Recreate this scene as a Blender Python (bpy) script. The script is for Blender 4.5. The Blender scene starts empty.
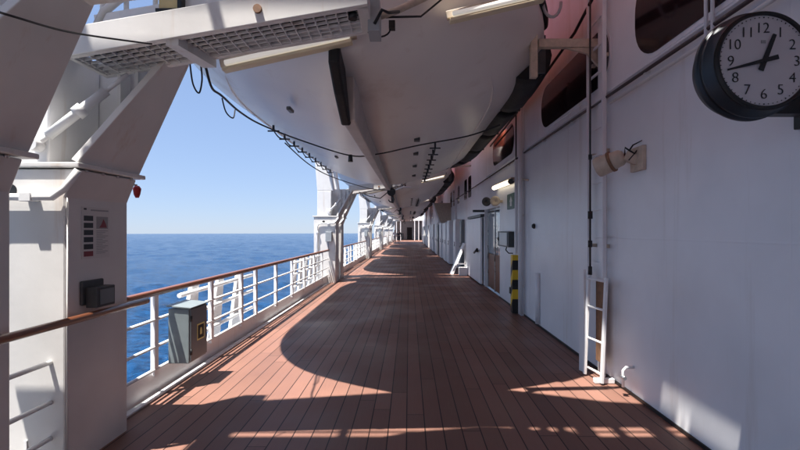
import bpy, bmesh, math, random
from mathutils import Vector, Matrix
random.seed(7)
S = bpy.context.scene
COL = S.collection
R = math.radians
F, CX, CY, H = 440.0, 409.0, 230.5, 1.70

def at(px, py, Y=None, X=None, Z=None):
    """photo measurement -> metric point, given its depth Y, its plane X or its height Z"""
    u = (px - CX) / F; v = (CY - py) / F
    if Y is None:
        Y = X / u if X is not None else (Z - H) / v
    return Vector((u * Y, Y, H + v * Y))

# ------------------------------------------------------------------ materials
def mat(name, base, rough=0.5, metal=0.0, noise=0.0, nscale=3.0, bump=0.0, bscale=8.0, bdist=0.01,
        stain=None, stain_scale=1.5, stain_amt=0.0, emit=None, estr=0.0, spec=0.5, coat=0.0, streak=False, trans=0.0):
    m = bpy.data.materials.new(name); m.use_nodes = True
    nt = m.node_tree; N = nt.nodes; L = nt.links
    b = N['Principled BSDF']
    b.inputs['Base Color'].default_value = (*base, 1)
    b.inputs['Roughness'].default_value = rough
    b.inputs['Metallic'].default_value = metal
    b.inputs['Specular IOR Level'].default_value = spec
    b.inputs['Coat Weight'].default_value = coat
    b.inputs['Transmission Weight'].default_value = trans
    if emit:
        b.inputs['Emission Color'].default_value = (*emit, 1)
        b.inputs['Emission Strength'].default_value = estr
    g = N.new('ShaderNodeNewGeometry')
    out = None
    if noise > 0:
        n = N.new('ShaderNodeTexNoise'); n.inputs['Scale'].default_value = nscale
        n.inputs['Detail'].default_value = 6
        L.new(g.outputs['Position'], n.inputs['Vector'])
        r = N.new('ShaderNodeMapRange'); r.inputs['From Min'].default_value = .3; r.inputs['From Max'].default_value = .7
        r.inputs['To Min'].default_value = 1 - noise; r.inputs['To Max'].default_value = 1 + noise * .5
        L.new(n.outputs['Fac'], r.inputs['Value'])
        v = N.new('ShaderNodeVectorMath'); v.operation = 'SCALE'
        v.inputs[0].default_value = base
        L.new(r.outputs['Result'], v.inputs['Scale'])
        out = v.outputs['Vector']
        rr = N.new('ShaderNodeMapRange'); rr.inputs['To Min'].default_value = max(rough - .12, .03); rr.inputs['To Max'].default_value = rough + .12
        L.new(n.outputs['Fac'], rr.inputs['Value']); L.new(rr.outputs['Result'], b.inputs['Roughness'])
    if stain is not None:
        n = N.new('ShaderNodeTexNoise'); n.inputs['Scale'].default_value = stain_scale; n.inputs['Detail'].default_value = 8
        n.inputs['Roughness'].default_value = .65
        if streak:
            mp = N.new('ShaderNodeMapping'); mp.inputs['Scale'].default_value = (3, 3, .22)
            L.new(g.outputs['Position'], mp.inputs['Vector']); L.new(mp.outputs['Vector'], n.inputs['Vector'])
        else:
            L.new(g.outputs['Position'], n.inputs['Vector'])
        r = N.new('ShaderNodeMapRange'); r.inputs['From Min'].default_value = .58; r.inputs['From Max'].default_value = .74
        r.inputs['To Max'].default_value = stain_amt
        L.new(n.outputs['Fac'], r.inputs['Value'])
        mx = N.new('ShaderNodeMix'); mx.data_type = 'RGBA'
        L.new(r.outputs['Result'], mx.inputs['Factor'])
        if out is not None: L.new(out, mx.inputs[6])
        else: mx.inputs[6].default_value = (*base, 1)
        mx.inputs[7].default_value = (*stain, 1)
        out = mx.outputs[2]
    if out is not None: L.new(out, b.inputs['Base Color'])
    if bump > 0:
        n = N.new('ShaderNodeTexNoise'); n.inputs['Scale'].default_value = bscale; n.inputs['Detail'].default_value = 3
        L.new(g.outputs['Position'], n.inputs['Vector'])
        bp = N.new('ShaderNodeBump'); bp.inputs['Strength'].default_value = bump; bp.inputs['Distance'].default_value = bdist
        L.new(n.outputs['Fac'], bp.inputs['Height']); L.new(bp.outputs['Normal'], b.inputs['Normal'])
    return m

RUST = (.30, .15, .07)
M = {}
M['white'] = mat('white_ship_paint', (.70, .685, .665), .45, noise=.10, nscale=2.2, bump=.15, bscale=26, bdist=.004, stain=(.50, .37, .26), stain_scale=1.9, stain_amt=.6, streak=True)
M['white2'] = mat('white_gloss_paint', (.80, .80, .80), .35, noise=.04, nscale=5, bump=.2, bscale=40, bdist=.002, stain=(.5, .36, .24), stain_scale=3.0, stain_amt=.35, streak=True)
M['wall'] = mat('white_bulkhead_paint', (.77, .77, .785), .36, noise=.08, nscale=1.4, bump=.6, bscale=1.1, bdist=.03, stain=(.52, .46, .40), stain_scale=1.1, stain_amt=.5, streak=True, spec=.5)
M['hull'] = mat('white_gelcoat', (.78, .74, .70), .36, noise=.06, nscale=1.2, bump=.35, bscale=1.6, bdist=.015, stain=(.52, .43, .36), stain_scale=1.5, stain_amt=.6)
M['keel'] = mat('keel_paint', (.5, .45, .42), .5, noise=.15, nscale=4)
M['orange'] = mat('orange_canopy_gelcoat', (.66, .17, .10), .35, noise=.05)
M['rubber'] = mat('black_rubber', (.012, .012, .013), .65, noise=.3, nscale=9, bump=.4, bscale=30)
M['cable'] = mat('black_cable', (.01, .01, .012), .5)
M['rope'] = mat('dark_rope', (.03, .03, .035), .9)
M['wood'] = mat('varnished_handrail', (.19, .068, .034), .38, noise=.12, nscale=5, coat=.2)
M['grey'] = mat('grey_box_paint', (.17, .19, .2), .4, noise=.1, nscale=6)
M['greylid'] = mat('grey_steel', (.38, .41, .43), .35, metal=.2, noise=.1, nscale=6)
M['dkgrey'] = mat('dark_grey_plastic', (.055, .06, .062), .45, noise=.2, nscale=20)
M['steel'] = mat('stainless_steel', (.55, .55, .55), .3, metal=.9, noise=.1, nscale=8)
M['cream'] = mat('cream_plastic', (.72, .62, .42), .45, noise=.08)
M['tan'] = mat('aged_cream_paint', (.56, .47, .37), .5, noise=.2, nscale=15)
M['tube'] = mat('lamp_diffuser', (.85, .82, .72), .3, emit=(1, .86, .62), estr=1.0)
M['tubeglow'] = mat('lamp_diffuser_sun_glow', (.9, .88, .82), .25, emit=(1, .95, .85), estr=.12)  # faint emission put in to imitate sunlight on the tube
M['lens'] = mat('yellow_floodlight_body', (.70, .55, .25), .4, noise=.15, nscale=10)
M['window'] = mat('dark_window_glass', (.018, .008, .009), .08, spec=.6)
M['red'] = mat('red_plastic', (.45, .02, .02), .4)
M['yellow'] = mat('yellow_paint', (.75, .48, .02), .45, noise=.08)
M['black'] = mat('black_paint', (.012, .012, .012), .45)
M['green'] = mat('green_sign', (.01, .08, .045), .4)
M['paper'] = mat('poster_paper', (.62, .60, .58), .35)
M['print'] = mat('print_dark', (.02, .025, .03), .35)
M['printred'] = mat('print_red', (.22, .03, .04), .35)
M['printgrey'] = mat('print_grey', (.3, .3, .3), .4)
M['sticker'] = mat('yellow_sticker', (.75, .70, .25), .4)
M['face'] = mat('clock_face', (.60, .58, .60), .35, noise=.03)
M['clockbody'] = mat('clock_housing', (.035, .042, .05), .42, metal=.3, noise=.15, nscale=5)
M['glassbrown'] = mat('lobby_wood', (.20, .075, .035), .35, noise=.3, nscale=5)
M['glass'] = mat('door_glass', (.25, .3, .33), .06, spec=.8)
M['interior'] = mat('dark_interior', (.05, .04, .04), .6)
M['skin'] = mat('skin', (.45, .25, .18), .5)
M['cloth'] = mat('dark_clothes', (.02, .02, .028), .8)
M['cloth2'] = mat('dark_trousers', (.035, .035, .05), .8)
M['hair'] = mat('dark_hair', (.02, .012, .008), .6)
M['rustpaint'] = mat('brown_rust', (.25, .13, .07), .7, noise=.3, nscale=20)
M['darkpipe'] = mat('dark_conduit_paint', (.05, .03, .03), .5, noise=.2, nscale=10)
M['cabinet'] = mat('cabinet_grey', (.20, .235, .245), .4, noise=.1, nscale=6)
M['navy'] = mat('dark_blue_letters', (.03, .04, .10), .5)

def seams(m, py, pz, w=.006):
    nt = m.node_tree; N = nt.nodes; L = nt.links; b = N['Principled BSDF']
    g = N.new('ShaderNodeNewGeometry'); s = N.new('ShaderNodeSeparateXYZ'); L.new(g.outputs['Position'], s.inputs[0])
    hs = []
    for ax, p in (('Y', py), ('Z', pz)):
        d = N.new('ShaderNodeMath'); d.operation = 'DIVIDE'; L.new(s.outputs[ax], d.inputs[0]); d.inputs[1].default_value = p
        f = N.new('ShaderNodeMath'); f.operation = 'PINGPONG'; L.new(d.outputs[0], f.inputs[0]); f.inputs[1].default_value = .5
        r = N.new('ShaderNodeMapRange'); r.interpolation_type = 'SMOOTHSTEP'; L.new(f.outputs[0], r.inputs['Value']); r.inputs['From Max'].default_value = w*2/p; r.inputs['To Min'].default_value = 1; r.inputs['To Max'].default_value = 0
        hs.append(r)
    a = N.new('ShaderNodeMath'); a.operation = 'MAXIMUM'; L.new(hs[0].outputs[0], a.inputs[0]); L.new(hs[1].outputs[0], a.inputs[1])
    bp = N.new('ShaderNodeBump'); bp.inputs['Distance'].default_value = .003; bp.inputs['Strength'].default_value = .35; L.new(a.outputs[0], bp.inputs['Height'])
    old = b.inputs['Normal'].links
    if old: L.new(old[0].from_socket, bp.inputs['Normal'])
    L.new(bp.outputs['Normal'], b.inputs['Normal'])
seams(M['wall'], 2.65, 1.62)

# deck planks: composite boards running along the ship
def deck_mat():
    m = bpy.data.materials.new('composite_deck_planks'); m.use_nodes = True
    nt = m.node_tree; N = nt.nodes; L = nt.links; b = N['Principled BSDF']
    g = N.new('ShaderNodeNewGeometry'); s = N.new('ShaderNodeSeparateXYZ'); L.new(g.outputs['Position'], s.inputs[0])
    def math_(op, a, bb=None, c=None):
        n = N.new('ShaderNodeMath'); n.operation = op
        for i, x in enumerate((a, bb, c)):
            if x is None: continue
            if isinstance(x, (int, float)): n.inputs[i].default_value = x
            else: L.new(x, n.inputs[i])
        return n.outputs[0]
    W = .157
    xs = math_('DIVIDE', math_('ADD', s.outputs['X'], 10.0 * W + .02), W)
    fr = math_('FRACT', xs); idx = math_('FLOOR', xs)
    seam = math_('LESS_THAN', math_('ABSOLUTE', math_('SUBTRACT', fr, .5)), .470)   # 1 on plank
    wn0 = N.new('ShaderNodeTexWhiteNoise'); wn0.noise_dimensions = '1D'; L.new(idx, wn0.inputs['W'])
    yy = math_('DIVIDE', math_('ADD', s.outputs['Y'], math_('MULTIPLY', wn0.outputs['Value'], 3.1)), 3.1)
    fy = math_('FRACT', yy); iy = math_('FLOOR', yy)
    butt = math_('GREATER_THAN', fy, .0022)
    plank = math_('MULTIPLY', seam, butt)
    cmb = N.new('ShaderNodeCombineXYZ'); L.new(idx, cmb.inputs[0]); L.new(iy, cmb.inputs[1])
    wn = N.new('ShaderNodeTexWhiteNoise'); wn.noise_dimensions = '2D'; L.new(cmb.outputs[0], wn.inputs['Vector'])
    mp = N.new('ShaderNodeMapping'); mp.inputs['Scale'].default_value = (30, 1.2, 1); L.new(g.outputs['Position'], mp.inputs['Vector'])
    gr = N.new('ShaderNodeTexNoise'); gr.inputs['Scale'].default_value = 3; gr.inputs['Detail'].default_value = 6; L.new(mp.outputs[0], gr.inputs['Vector'])
    big = N.new('ShaderNodeTexNoise'); big.inputs['Scale'].default_value = .9; big.inputs['Detail'].default_value = 5; L.new(g.outputs['Position'], big.inputs['Vector'])
    tone = math_('ADD', math_('ADD', .46, math_('MULTIPLY', wn.outputs['Value'], .30)), math_('ADD', math_('MULTIPLY', gr.outputs['Fac'], .22), math_('MULTIPLY', big.outputs['Fac'], .55)))
    v = N.new('ShaderNodeVectorMath'); v.operation = 'SCALE'; v.inputs[0].default_value = DECK; L.new(tone, v.inputs['Scale'])
    mx = N.new('ShaderNodeMix'); mx.data_type = 'RGBA'; L.new(plank, mx.inputs['Factor'])
    mx.inputs[6].default_value = (.022, .012, .010, 1); L.new(v.outputs['Vector'], mx.inputs[7])
    L.new(mx.outputs[2], b.inputs['Base Color'])
    rg = N.new('ShaderNodeMapRange'); rg.inputs['From Min'].default_value = .35; rg.inputs['From Max'].default_value = .65
    rg.inputs['To Min'].default_value = .38; rg.inputs['To Max'].default_value = .62
    L.new(big.outputs['Fac'], rg.inputs['Value']); L.new(rg.outputs['Result'], b.inputs['Roughness'])
    b.inputs['Specular IOR Level'].default_value = .22
    bp = N.new('ShaderNodeBump'); bp.inputs['Strength'].default_value = .5; bp.inputs['Distance'].default_value = .004
    hh = math_('ADD', plank, math_('MULTIPLY', gr.outputs['Fac'], .35)); L.new(hh, bp.inputs['Height']); L.new(bp.outputs['Normal'], b.inputs['Normal'])
    return m
DECK = (.215, .111, .083)
M['deck'] = deck_mat()

def sea_mat():
    m = bpy.data.materials.new('sea_water'); m.use_nodes = True
    nt = m.node_tree; N = nt.nodes; L = nt.links; b = N['Principled BSDF']
    b.inputs['Base Color'].default_value = (.006, .055, .16, 1); b.inputs['Roughness'].default_value = .14
    b.inputs['IOR'].default_value = 1.17; b.inputs['Specular IOR Level'].default_value = .5
    g = N.new('ShaderNodeNewGeometry')
    mp = N.new('ShaderNodeMapping'); mp.inputs['Scale'].default_value = (1, 2.0, 1); mp.inputs['Rotation'].default_value = (0, 0, .5)
    L.new(g.outputs['Position'], mp.inputs['Vector'])
    prev = None
    for sc, d, st in ((.5, .5, 1), (1.6, .2, 1)):
        n = N.new('ShaderNodeTexNoise'); n.inputs['Scale'].default_value = sc; n.inputs['Detail'].default_value = 5; n.inputs['Roughness'].default_value = .62
        L.new(mp.outputs[0], n.inputs['Vector'])
        bp = N.new('ShaderNodeBump'); bp.inputs['Strength'].default_value = st; bp.inputs['Distance'].default_value = d
        L.new(n.outputs['Fac'], bp.inputs['Height'])
        if prev: L.new(prev.outputs['Normal'], bp.inputs['Normal'])
        prev = bp
    L.new(prev.outputs['Normal'], b.inputs['Normal'])
    # ripple light and shade painted into the water colour, and a few breaking crests
    n1 = N.new('ShaderNodeTexNoise'); n1.inputs['Scale'].default_value = .34; n1.inputs['Detail'].default_value = 8; n1.inputs['Roughness'].default_value = .7; L.new(mp.outputs[0], n1.inputs['Vector'])
    cr = N.new('ShaderNodeValToRGB'); L.new(n1.outputs['Fac'], cr.inputs[0])
    e = cr.color_ramp.elements; e[0].position = .36; e[0].color = (.0008, .010, .036, 1); e[1].position = .60; e[1].color = (.007, .055, .15, 1)
    n2 = N.new('ShaderNodeTexNoise'); n2.inputs['Scale'].default_value = .22; n2.inputs['Detail'].default_value = 9; n2.inputs['Roughness'].default_value = .75; L.new(mp.outputs[0], n2.inputs['Vector'])
    r = N.new('ShaderNodeMapRange'); r.inputs['From Min'].default_value = .68; r.inputs['From Max'].default_value = .75; L.new(n2.outputs['Fac'], r.inputs['Value'])
    mx = N.new('ShaderNodeMix'); mx.data_type = 'RGBA'; L.new(r.outputs['Result'], mx.inputs['Factor']); L.new(cr.outputs[0], mx.inputs[6]); mx.inputs[7].default_value = (.6, .65, .7, 1)
    L.new(mx.outputs[2], b.inputs['Base Color'])
    return m
M['sea'] = sea_mat()

# ------------------------------------------------------------------ geometry helpers
class G:
    """collects shapes, in world coordinates, for ONE mesh object"""
    def __init__(s): s.bm = bmesh.new()
    def box(s, x0, x1, y0, y1, z0, z1):
        c = Vector(((x0+x1)/2, (y0+y1)/2, (z0+z1)/2))
        return s.obox(c, (abs(x1-x0), abs(y1-y0), abs(z1-z0)))
    def obox(s, c, d, rot=(0, 0, 0), mtx=None):
        m = Matrix.Translation(c) @ (mtx.to_4x4() if mtx is not None else Matrix.Rotation(rot[2], 4, 'Z') @ Matrix.Rotation(rot[1], 4, 'Y') @ Matrix.Rotation(rot[0], 4, 'X')) @ Matrix.Diagonal((*d, 1))
        bmesh.ops.create_cube(s.bm, size=1, matrix=m); return s
    def bar(s, a, b, w, h, up=Vector((0, 0, 1))):
        a = Vector(a); b = Vector(b); d = b - a; l = d.length; y = d.normalized()
        x = y.cross(up).normalized(); z = x.cross(y)
        mt = Matrix((x, y, z)).transposed()
        return s.obox((a+b)/2, (w, l, h), mtx=mt)
    def tube(s, pts, r, n=8, cap=True):
        pts = [Vector(p) for p in pts]; rings = []
        k = len(pts); rr = r if isinstance(r, (list, tuple)) else [r]*k
        prevx = None
        for i, p in enumerate(pts):
            t = (pts[min(i+1, k-1)] - pts[max(i-1, 0)])
            if t.length < 1e-9: t = Vector((0, 0, 1))
            t.normalize()
            if prevx is None:
                ref = Vector((0, 0, 1)) if abs(t.z) < .9 else Vector((1, 0, 0))
                x = t.cross(ref).normalized()
            else:
                x = (prevx - t * prevx.dot(t)).normalized()
            prevx = x; y = t.cross(x)
            rings.append([s.bm.verts.new(p + (x*math.cos(2*math.pi*j/n) + y*math.sin(2*math.pi*j/n))*rr[i]) for j in range(n)])
        for a, b in zip(rings, rings[1:]):
            for j in range(n): s.bm.faces.new((a[j], a[(j+1) % n], b[(j+1) % n], b[j])).smooth = True
        if cap:
            s.bm.faces.new(rings[0][::-1]); s.bm.faces.new(rings[-1])
        return s
    def prism(s, poly, axis, a, b):
        """poly: 2D outline; axis 'y': (x,z) extruded a..b in y; 'x': (y,z); 'z': (x,y)"""
        def V(p, t):
            return Vector((p[0], t, p[1])) if axis == 'y' else Vector((t, p[0], p[1])) if axis == 'x' else Vector((p[0], p[1], t))
        A = [s.bm.verts.new(V(p, a)) for p in poly]; B = [s.bm.verts.new(V(p, b)) for p in poly]; n = len(poly)
        for i in range(n): s.bm.faces.new((A[i], A[(i+1) % n], B[(i+1) % n], B[i]))
        s.bm.faces.new(A); s.bm.faces.new(B[::-1]); return s
    def hexa(s, v):
        """8 corners: bottom 4 then top 4"""
        w = [s.bm.verts.new(Vector(p)) for p in v]
        for f in ((0, 1, 2, 3), (4, 5, 6, 7), (0, 1, 5, 4), (1, 2, 6, 5), (2, 3, 7, 6), (3, 0, 4, 7)): s.bm.faces.new([w[i] for i in f])
        return s
    def lathe(s, prof, c, axis='y', n=48, cap=True):
        """prof: (radius, t) along axis, from c"""
        rings = []
        for r, t in prof:
            ring = []
            for j in range(n):
                q = 2*math.pi*j/n; a, b = r*math.cos(q), r*math.sin(q)
                p = Vector((a, t, b)) if axis == 'y' else Vector((t, a, b)) if axis == 'x' else Vector((a, b, t))
                ring.append(s.bm.verts.new(Vector(c)+p))
            rings.append(ring)
        for a, b in zip(rings, rings[1:]):
            for j in range(n): s.bm.faces.new((a[j], a[(j+1) % n], b[(j+1) % n], b[j])).smooth = True
        if cap and prof[0][0] > 1e-4: s.bm.faces.new(rings[0][::-1])
        if cap and prof[-1][0] > 1e-4: s.bm.faces.new(rings[-1])
        return s
    def ball(s, c, r, sc=(1, 1, 1), n=12):
        bmesh.ops.create_uvsphere(s.bm, u_segments=n, v_segments=n//2+1, radius=r, matrix=Matrix.Translation(c) @ Matrix.Diagonal((*sc, 1)))
        for f in s.bm.faces:
            f.smooth = f.smooth
        return s

def sm_angle(me):
    pass

SPLIT = {'fender_bracket', 'clamp', 'bracket', 'pipe_clamp', 'turnbuckle', 'stiffener', 'platform_post', 'hinge', 'mounting_strap', 'drain_plug', 'lifting_fall', 'bolt'}
def islands(bm):
    seen = set(); out = []
    for v in bm.verts:
        if v in seen: continue
        st = [v]; seen.add(v); isl = set()
        while st:
            x = st.pop(); isl.add(x)
            for e in x.link_edges:
                y = e.other_vert(x)
                if y not in seen: seen.add(y); st.append(y)
        out.append(isl)
    return out
def obj(name, g, m, parent=None, root=None, bevel=0.0, smooth=False, label=None):
    if name in SPLIT:
        isl = islands(g.bm)
        if len(isl) > 1:
            res = None
            g.bm.verts.index_update()
            ids = [set(v.index for v in i_) for i_ in isl]
            for idset in ids:
                b2 = g.bm.copy(); b2.verts.ensure_lookup_table()
                bmesh.ops.delete(b2, geom=[v for v in b2.verts if v.index not in idset], context='VERTS')
                gg = G(); gg.bm.free(); gg.bm = b2
                o = obj1(name, gg, m, parent, root, bevel, smooth, label); res = res or o
            g.bm.free(); return res
    return obj1(name, g, m, parent, root, bevel, smooth, label)
def obj1(name, g, m, parent=None, root=None, bevel=0.0, smooth=False, label=None):
    """link g as ONE mesh object. g is in world coordinates; parent offset removed"""
    bm = g.bm
    bmesh.ops.recalc_face_normals(bm, faces=bm.faces)
    me = bpy.data.meshes.new(name)
    o = bpy.data.objects.new(name, me); COL.objects.link(o)
    if parent is not None:
        o.parent = parent
        org = world_org(parent)
        bmesh.ops.translate(bm, verts=bm.verts, vec=-org)
    elif root is not None:
        o.location = root; bmesh.ops.translate(bm, verts=bm.verts, vec=-Vector(root))
    if smooth:
        for f in bm.faces: f.smooth = True
    bm.to_mesh(me); bm.free()
    me.materials.append(M[m] if isinstance(m, str) else m)
    if smooth == 'auto':
        pass
    if bevel > 0:
        b = o.modifiers.new('bevel', 'BEVEL'); b.width = bevel; b.segments = 2; b.limit_method = 'ANGLE'; b.angle_limit = R(35)
    if label: o['label'] = label
    return o
def world_org(p):
    v = Vector((0, 0, 0))
    while p is not None: v += p.location; p = p.parent
    return v
def tag(o, label, cat, group=None, kind=None):
    o['label'] = label; o['category'] = cat
    if group: o['group'] = group
    if kind: o['kind'] = kind
    return o
def thing(name, loc, label, cat, group=None):
    o = bpy.data.objects.new(name, None); COL.objects.link(o); o.location = loc; o.empty_display_size = .2
    return tag(o, label, cat, group)
def one(name, g, m, loc, label, cat, group=None, bevel=0, smooth=False):
    o = obj(name, g, m, root=loc, bevel=bevel, smooth=smooth); return tag(o, label, cat, group)
def struct(name, g, m, label=None):
    o = obj(name, g, m, root=(0, 0, 0)); o['kind'] = 'structure'; o['label'] = label or name.replace('_', ' '); return o
def copy_tree(o, off, label=None, parent=None):
    c = o.copy(); COL.objects.link(c)
    if parent is None: c.location = o.location + Vector(off)
    else: c.parent = parent
    if label: c['label'] = label
    for ch in list(kids.get(o.name, []) or [x for x in bpy.data.objects if x.parent == o]): copy_tree(ch, off, None, c)
    return c
kids = {}
ORD = ['first', 'second', 'third', 'fourth', 'fifth', 'sixth', 'seventh', 'eighth', 'ninth', 'tenth', 'eleventh', 'twelfth', 'thirteenth', 'fourteenth', 'fifteenth', 'sixteenth']
D = 12.4          # spacing of lifeboats and davits along the deck
NB = 5            # lifeboats ahead of the camera

# ------------------------------------------------------------------ setting
from mathutils import noise as NZ
def make_sea():
    az = []; a = 0.0
    while a < 360:                       # azimuth, clockwise from the bow; finest where the sea is seen
        az.append(a); a += .2 if 292 <= a < 356 else 1.0 if 240 <= a else 3.0
    rs = [4.0]
    while rs[-1] < 3300: rs.append(rs[-1]*1.0125+.02)
    vs = []; n = len(az)
    sc = [(math.sin(R(q)), math.cos(R(q))) for q in az]
    for r in rs:
        sp = r*.0125
        for sx, cy_ in sc:
            x, y = sx*r, cy_*r; z = -20.0
            u, v = x*.88+y*.48, (-x*.48+y*.88)*.5
            z += 1.0*NZ.noise(Vector((u/13, v/13, 0)))
            if sp < 2.5: z += .75*NZ.noise(Vector((u/5, v/5, 3)))
            if sp < 1.2: z += .36*NZ.noise(Vector((u/2.1, v/2.1, 7)))
            vs.append((x, y, z))
    fs = []
    for i in range(len(rs)-1):
        for j in range(n):
            k = (j+1) % n; fs.append((i*n+j, i*n+k, (i+1)*n+k, (i+1)*n+j))
    fs.append(tuple(range(n)))
    me = bpy.data.meshes.new('sea'); me.from_pydata(vs, [], fs); me.polygons.foreach_set('use_smooth', [True]*len(me.polygons)); me.update()
    o = bpy.data.objects.new('sea', me); COL.objects.link(o); me.materials.append(M['sea'])
    if me.polygons[0].normal.z < 0: me.flip_normals()
    o['kind'] = 'structure'; o['label'] = 'blue rippled sea reaching to the horizon'
make_sea()
g = G(); g.box(-2.62, 2.34, -14, 96, -.3, 0); struct('deck', g, 'deck', 'reddish brown planked promenade deck of the ship')
# hull side of the ship under the deck
g = G(); g.box(-3.3, 12, -40, 130, -20.5, -.31); o = one('ship_hull', g, 'white2', (0, 0, -20), 'white side of the ship below the promenade deck', 'ship hull')

# ------------------------------------------------------------------ superstructure wall (right)
wall = thing('ship_wall', (2.3, 0, 0), 'long white steel wall of the ship beside the deck on the right', 'ship wall')
g = G()
DY0, DY1, DZ = 11.15, 13.35, 2.32
g.box(2.3, 2.5, -14, DY0, 0, 9.5); g.box(2.3, 2.5, DY1, 96, 0, 9.5); g.box(2.3, 2.5, DY0, DY1, DZ, 9.5)
obj('wall_panel', g, 'wall', wall)
g = G(); g.box(2.288, 2.299, -14, DY0, .002, .035); g.box(2.288, 2.299, DY1, 96, .002, .035); obj('base_trim', g, 'black', wall)
# recessed lobby behind the opening
g = G(); g.box(3.6, 3.65, DY0-.3, DY1+.3, 0, 2.6); obj('lobby_back', g, 'glassbrown', wall)
g = G(); g.box(2.5, 3.6, DY0-.1, DY1+.1, -.05, -.005); g.box(2.5, 3.6, DY0-.1, DY1+.1, DZ+.01, DZ+.1); g.box(2.5, 3.6, DY0-.1, DY0-.02, 0, DZ); g.box(2.5, 3.6, DY1+.02, DY1+.1, 0, DZ)
obj('lobby_lining', g, 'tan', wall)
fr = G()
for y in (DY0+.0, (DY0+DY1)/2-.03, DY1-.06): fr.box(2.38, 2.44, y+.002, y+.06, 0, DZ-.07)
fr.box(2.38, 2.44, DY0, DY1, DZ-.068, DZ-.002); obj('door_frame', fr, 'steel', wall, bevel=.004)
for y0, y1 in ((DY0+.08, (DY0+DY1)/2-.06), ((DY0+DY1)/2+.06, DY1-.09)):
    g = G(); g.box(2.395, 2.425, y0, y1, .03, 1.02); p = obj('door_leaf', g, 'glassbrown', wall, bevel=.004)
    g = G(); g.box(2.40, 2.42, y0, y1, 1.03, DZ-.09); obj('door_glass', g, 'glass', p)
    g = G(); g.tube([(2.36, y1-.08, .85), (2.36, y1-.08, 1.25)], .014); obj('door_handle', g, 'steel', p)
# ribs / pilasters and weld seams
def rib(y, w, d, z1=6):
    g = G(); g.box(2.3-d, 2.302, y-w/2, y+w/2, .0, z1); return obj('pilaster', g, 'wall', wall, bevel=.006)
for y, w, d in ((5.18, .13, .05), (8.85, .17, .07), (21.2, .2, .1), (33.6, .2, .1), (46, .2, .1), (58.4, .2, .1)): rib(y, w, d)
g = G(); g.prism([(2.3, 3.27), (2.262, 3.275), (2.262, 3.285), (2.3, 3.30)], 'y', -14, 13); obj('sill_ledge', g, 'wall', wall)
# dark long windows with rounded ends
def window(y0, y1, z0, z1, r):
    def pill(e, x0, x1):
        pts = []
        rr = r + e
        for cy, cz, a0 in ((y1-r, z1-r, 0), (y0+r, z1-r, 90), (y0+r, z0+r, 180), (y1-r, z0+r, 270)):
            for k in range(9):
                a = R(a0 + k*90/8); pts.append((cy+rr*math.cos(a), cz+rr*math.sin(a)))
        return G().prism(pts, 'x', x0, x1)
    w = obj('window', pill(.0, 2.285, 2.31), 'window', wall)
    obj('window_frame', pill(.045, 2.293, 2.312), 'wall', w, bevel=.004)
window(1.2, 4.45, 3.365, 4.25, .38); window(5.05, 7.6, 3.42, 4.1, .3)
window(9.6, 12.0, 3.42, 4.1, .3)
for y in (16.2, 17.4, 20.0, 21.9, 23.5, 30, 32, 34, 43, 45): window(y, y+.8, 2.95, 3.75, .12)

def hook_pipe(name, pts, r, m, label, cat, cl=None):
    t = thing(name, pts[0], label, cat)
    obj('pipe', G().tube(pts, r, 10), m, t)
    if cl:
        g = G()
        for p in cl: g.obox(p, (.05, .035, .05))
        obj('clamp', g, 'white', t)
    return t
# long conduit below the windows
t = hook_pipe('conduit', [(2.25, .5, 3.22), (2.25, 8.6, 3.22)], .017, 'darkpipe', 'long dark conduit running under the big dark windows', 'conduit', [(2.27, y, 3.22) for y in (1.4, 2.8, 4.2, 6.1, 7.4)])
t = hook_pipe('conduit', [(2.25, 8.95, 3.2), (2.25, 30, 3.2)], .017, 'darkpipe', 'dark conduit on the wall beyond the hazard striped post', 'conduit', [(2.27, y, 3.2) for y in (10, 12.4, 15, 18, 21, 25)])
t = hook_pipe('cable_tray', [(2.24, .5, 3.12), (2.24, 4.9, 3.12)], .016, 'white', 'thin white pipe close under the dark conduit, behind the clock', 'pipe')
hook_pipe('diagonal_cable', [(2.22, 4.9, 4.62), (2.22, 5.9, 4.35), (2.22, 8.4, 4.15), (2.22, 12, 4.0)], .02, 'cable', 'black cable sloping along the wall above the second dark window', 'cable')
# vertical pipes and black rod at the ladder
t = thing('cable_ladder', (2.24, 5.2, 0), 'tall cream cable ladder with rungs fixed up the wall above the small white ladder', 'cable ladder')
for y in (5.44, 5.02): obj('rail', G().box(2.20, 2.245, y-.02, y+.02, 1.15, 5.2), 'wall', t, bevel=.003)
z = 1.3
while z < 5.1:
    obj('rung', G().box(2.215, 2.235, 5.041, 5.419, z, z+.025), 'wall', t); z += .32
for z in (1.5, 2.6, 3.7): obj('bracket', G().box(2.246, 2.299, 5.38, 5.42, z, z+.04).box(2.246, 2.299, 5.04, 5.08, z, z+.04), 'tan', t)
t = thing('black_rod', (2.2, 5.3, 1.15), 'thin black vertical rod with turnbuckle fittings above the small white ladder', 'rod')
obj('rod', G().tube([(2.17, 5.27, 1.15), (2.17, 5.27, 5)], .011, 8), 'black', t)
g = G()
for z0, z1, r in ((1.17, 1.27, .022), (1.50, 1.58, .024), (1.84, 1.93, .028), (2.55, 2.61, .02)): g.tube([(2.17, 5.27, z0), (2.17, 5.27, z1)], r, 10)
obj('turnbuckle', g, 'black', t)
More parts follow.
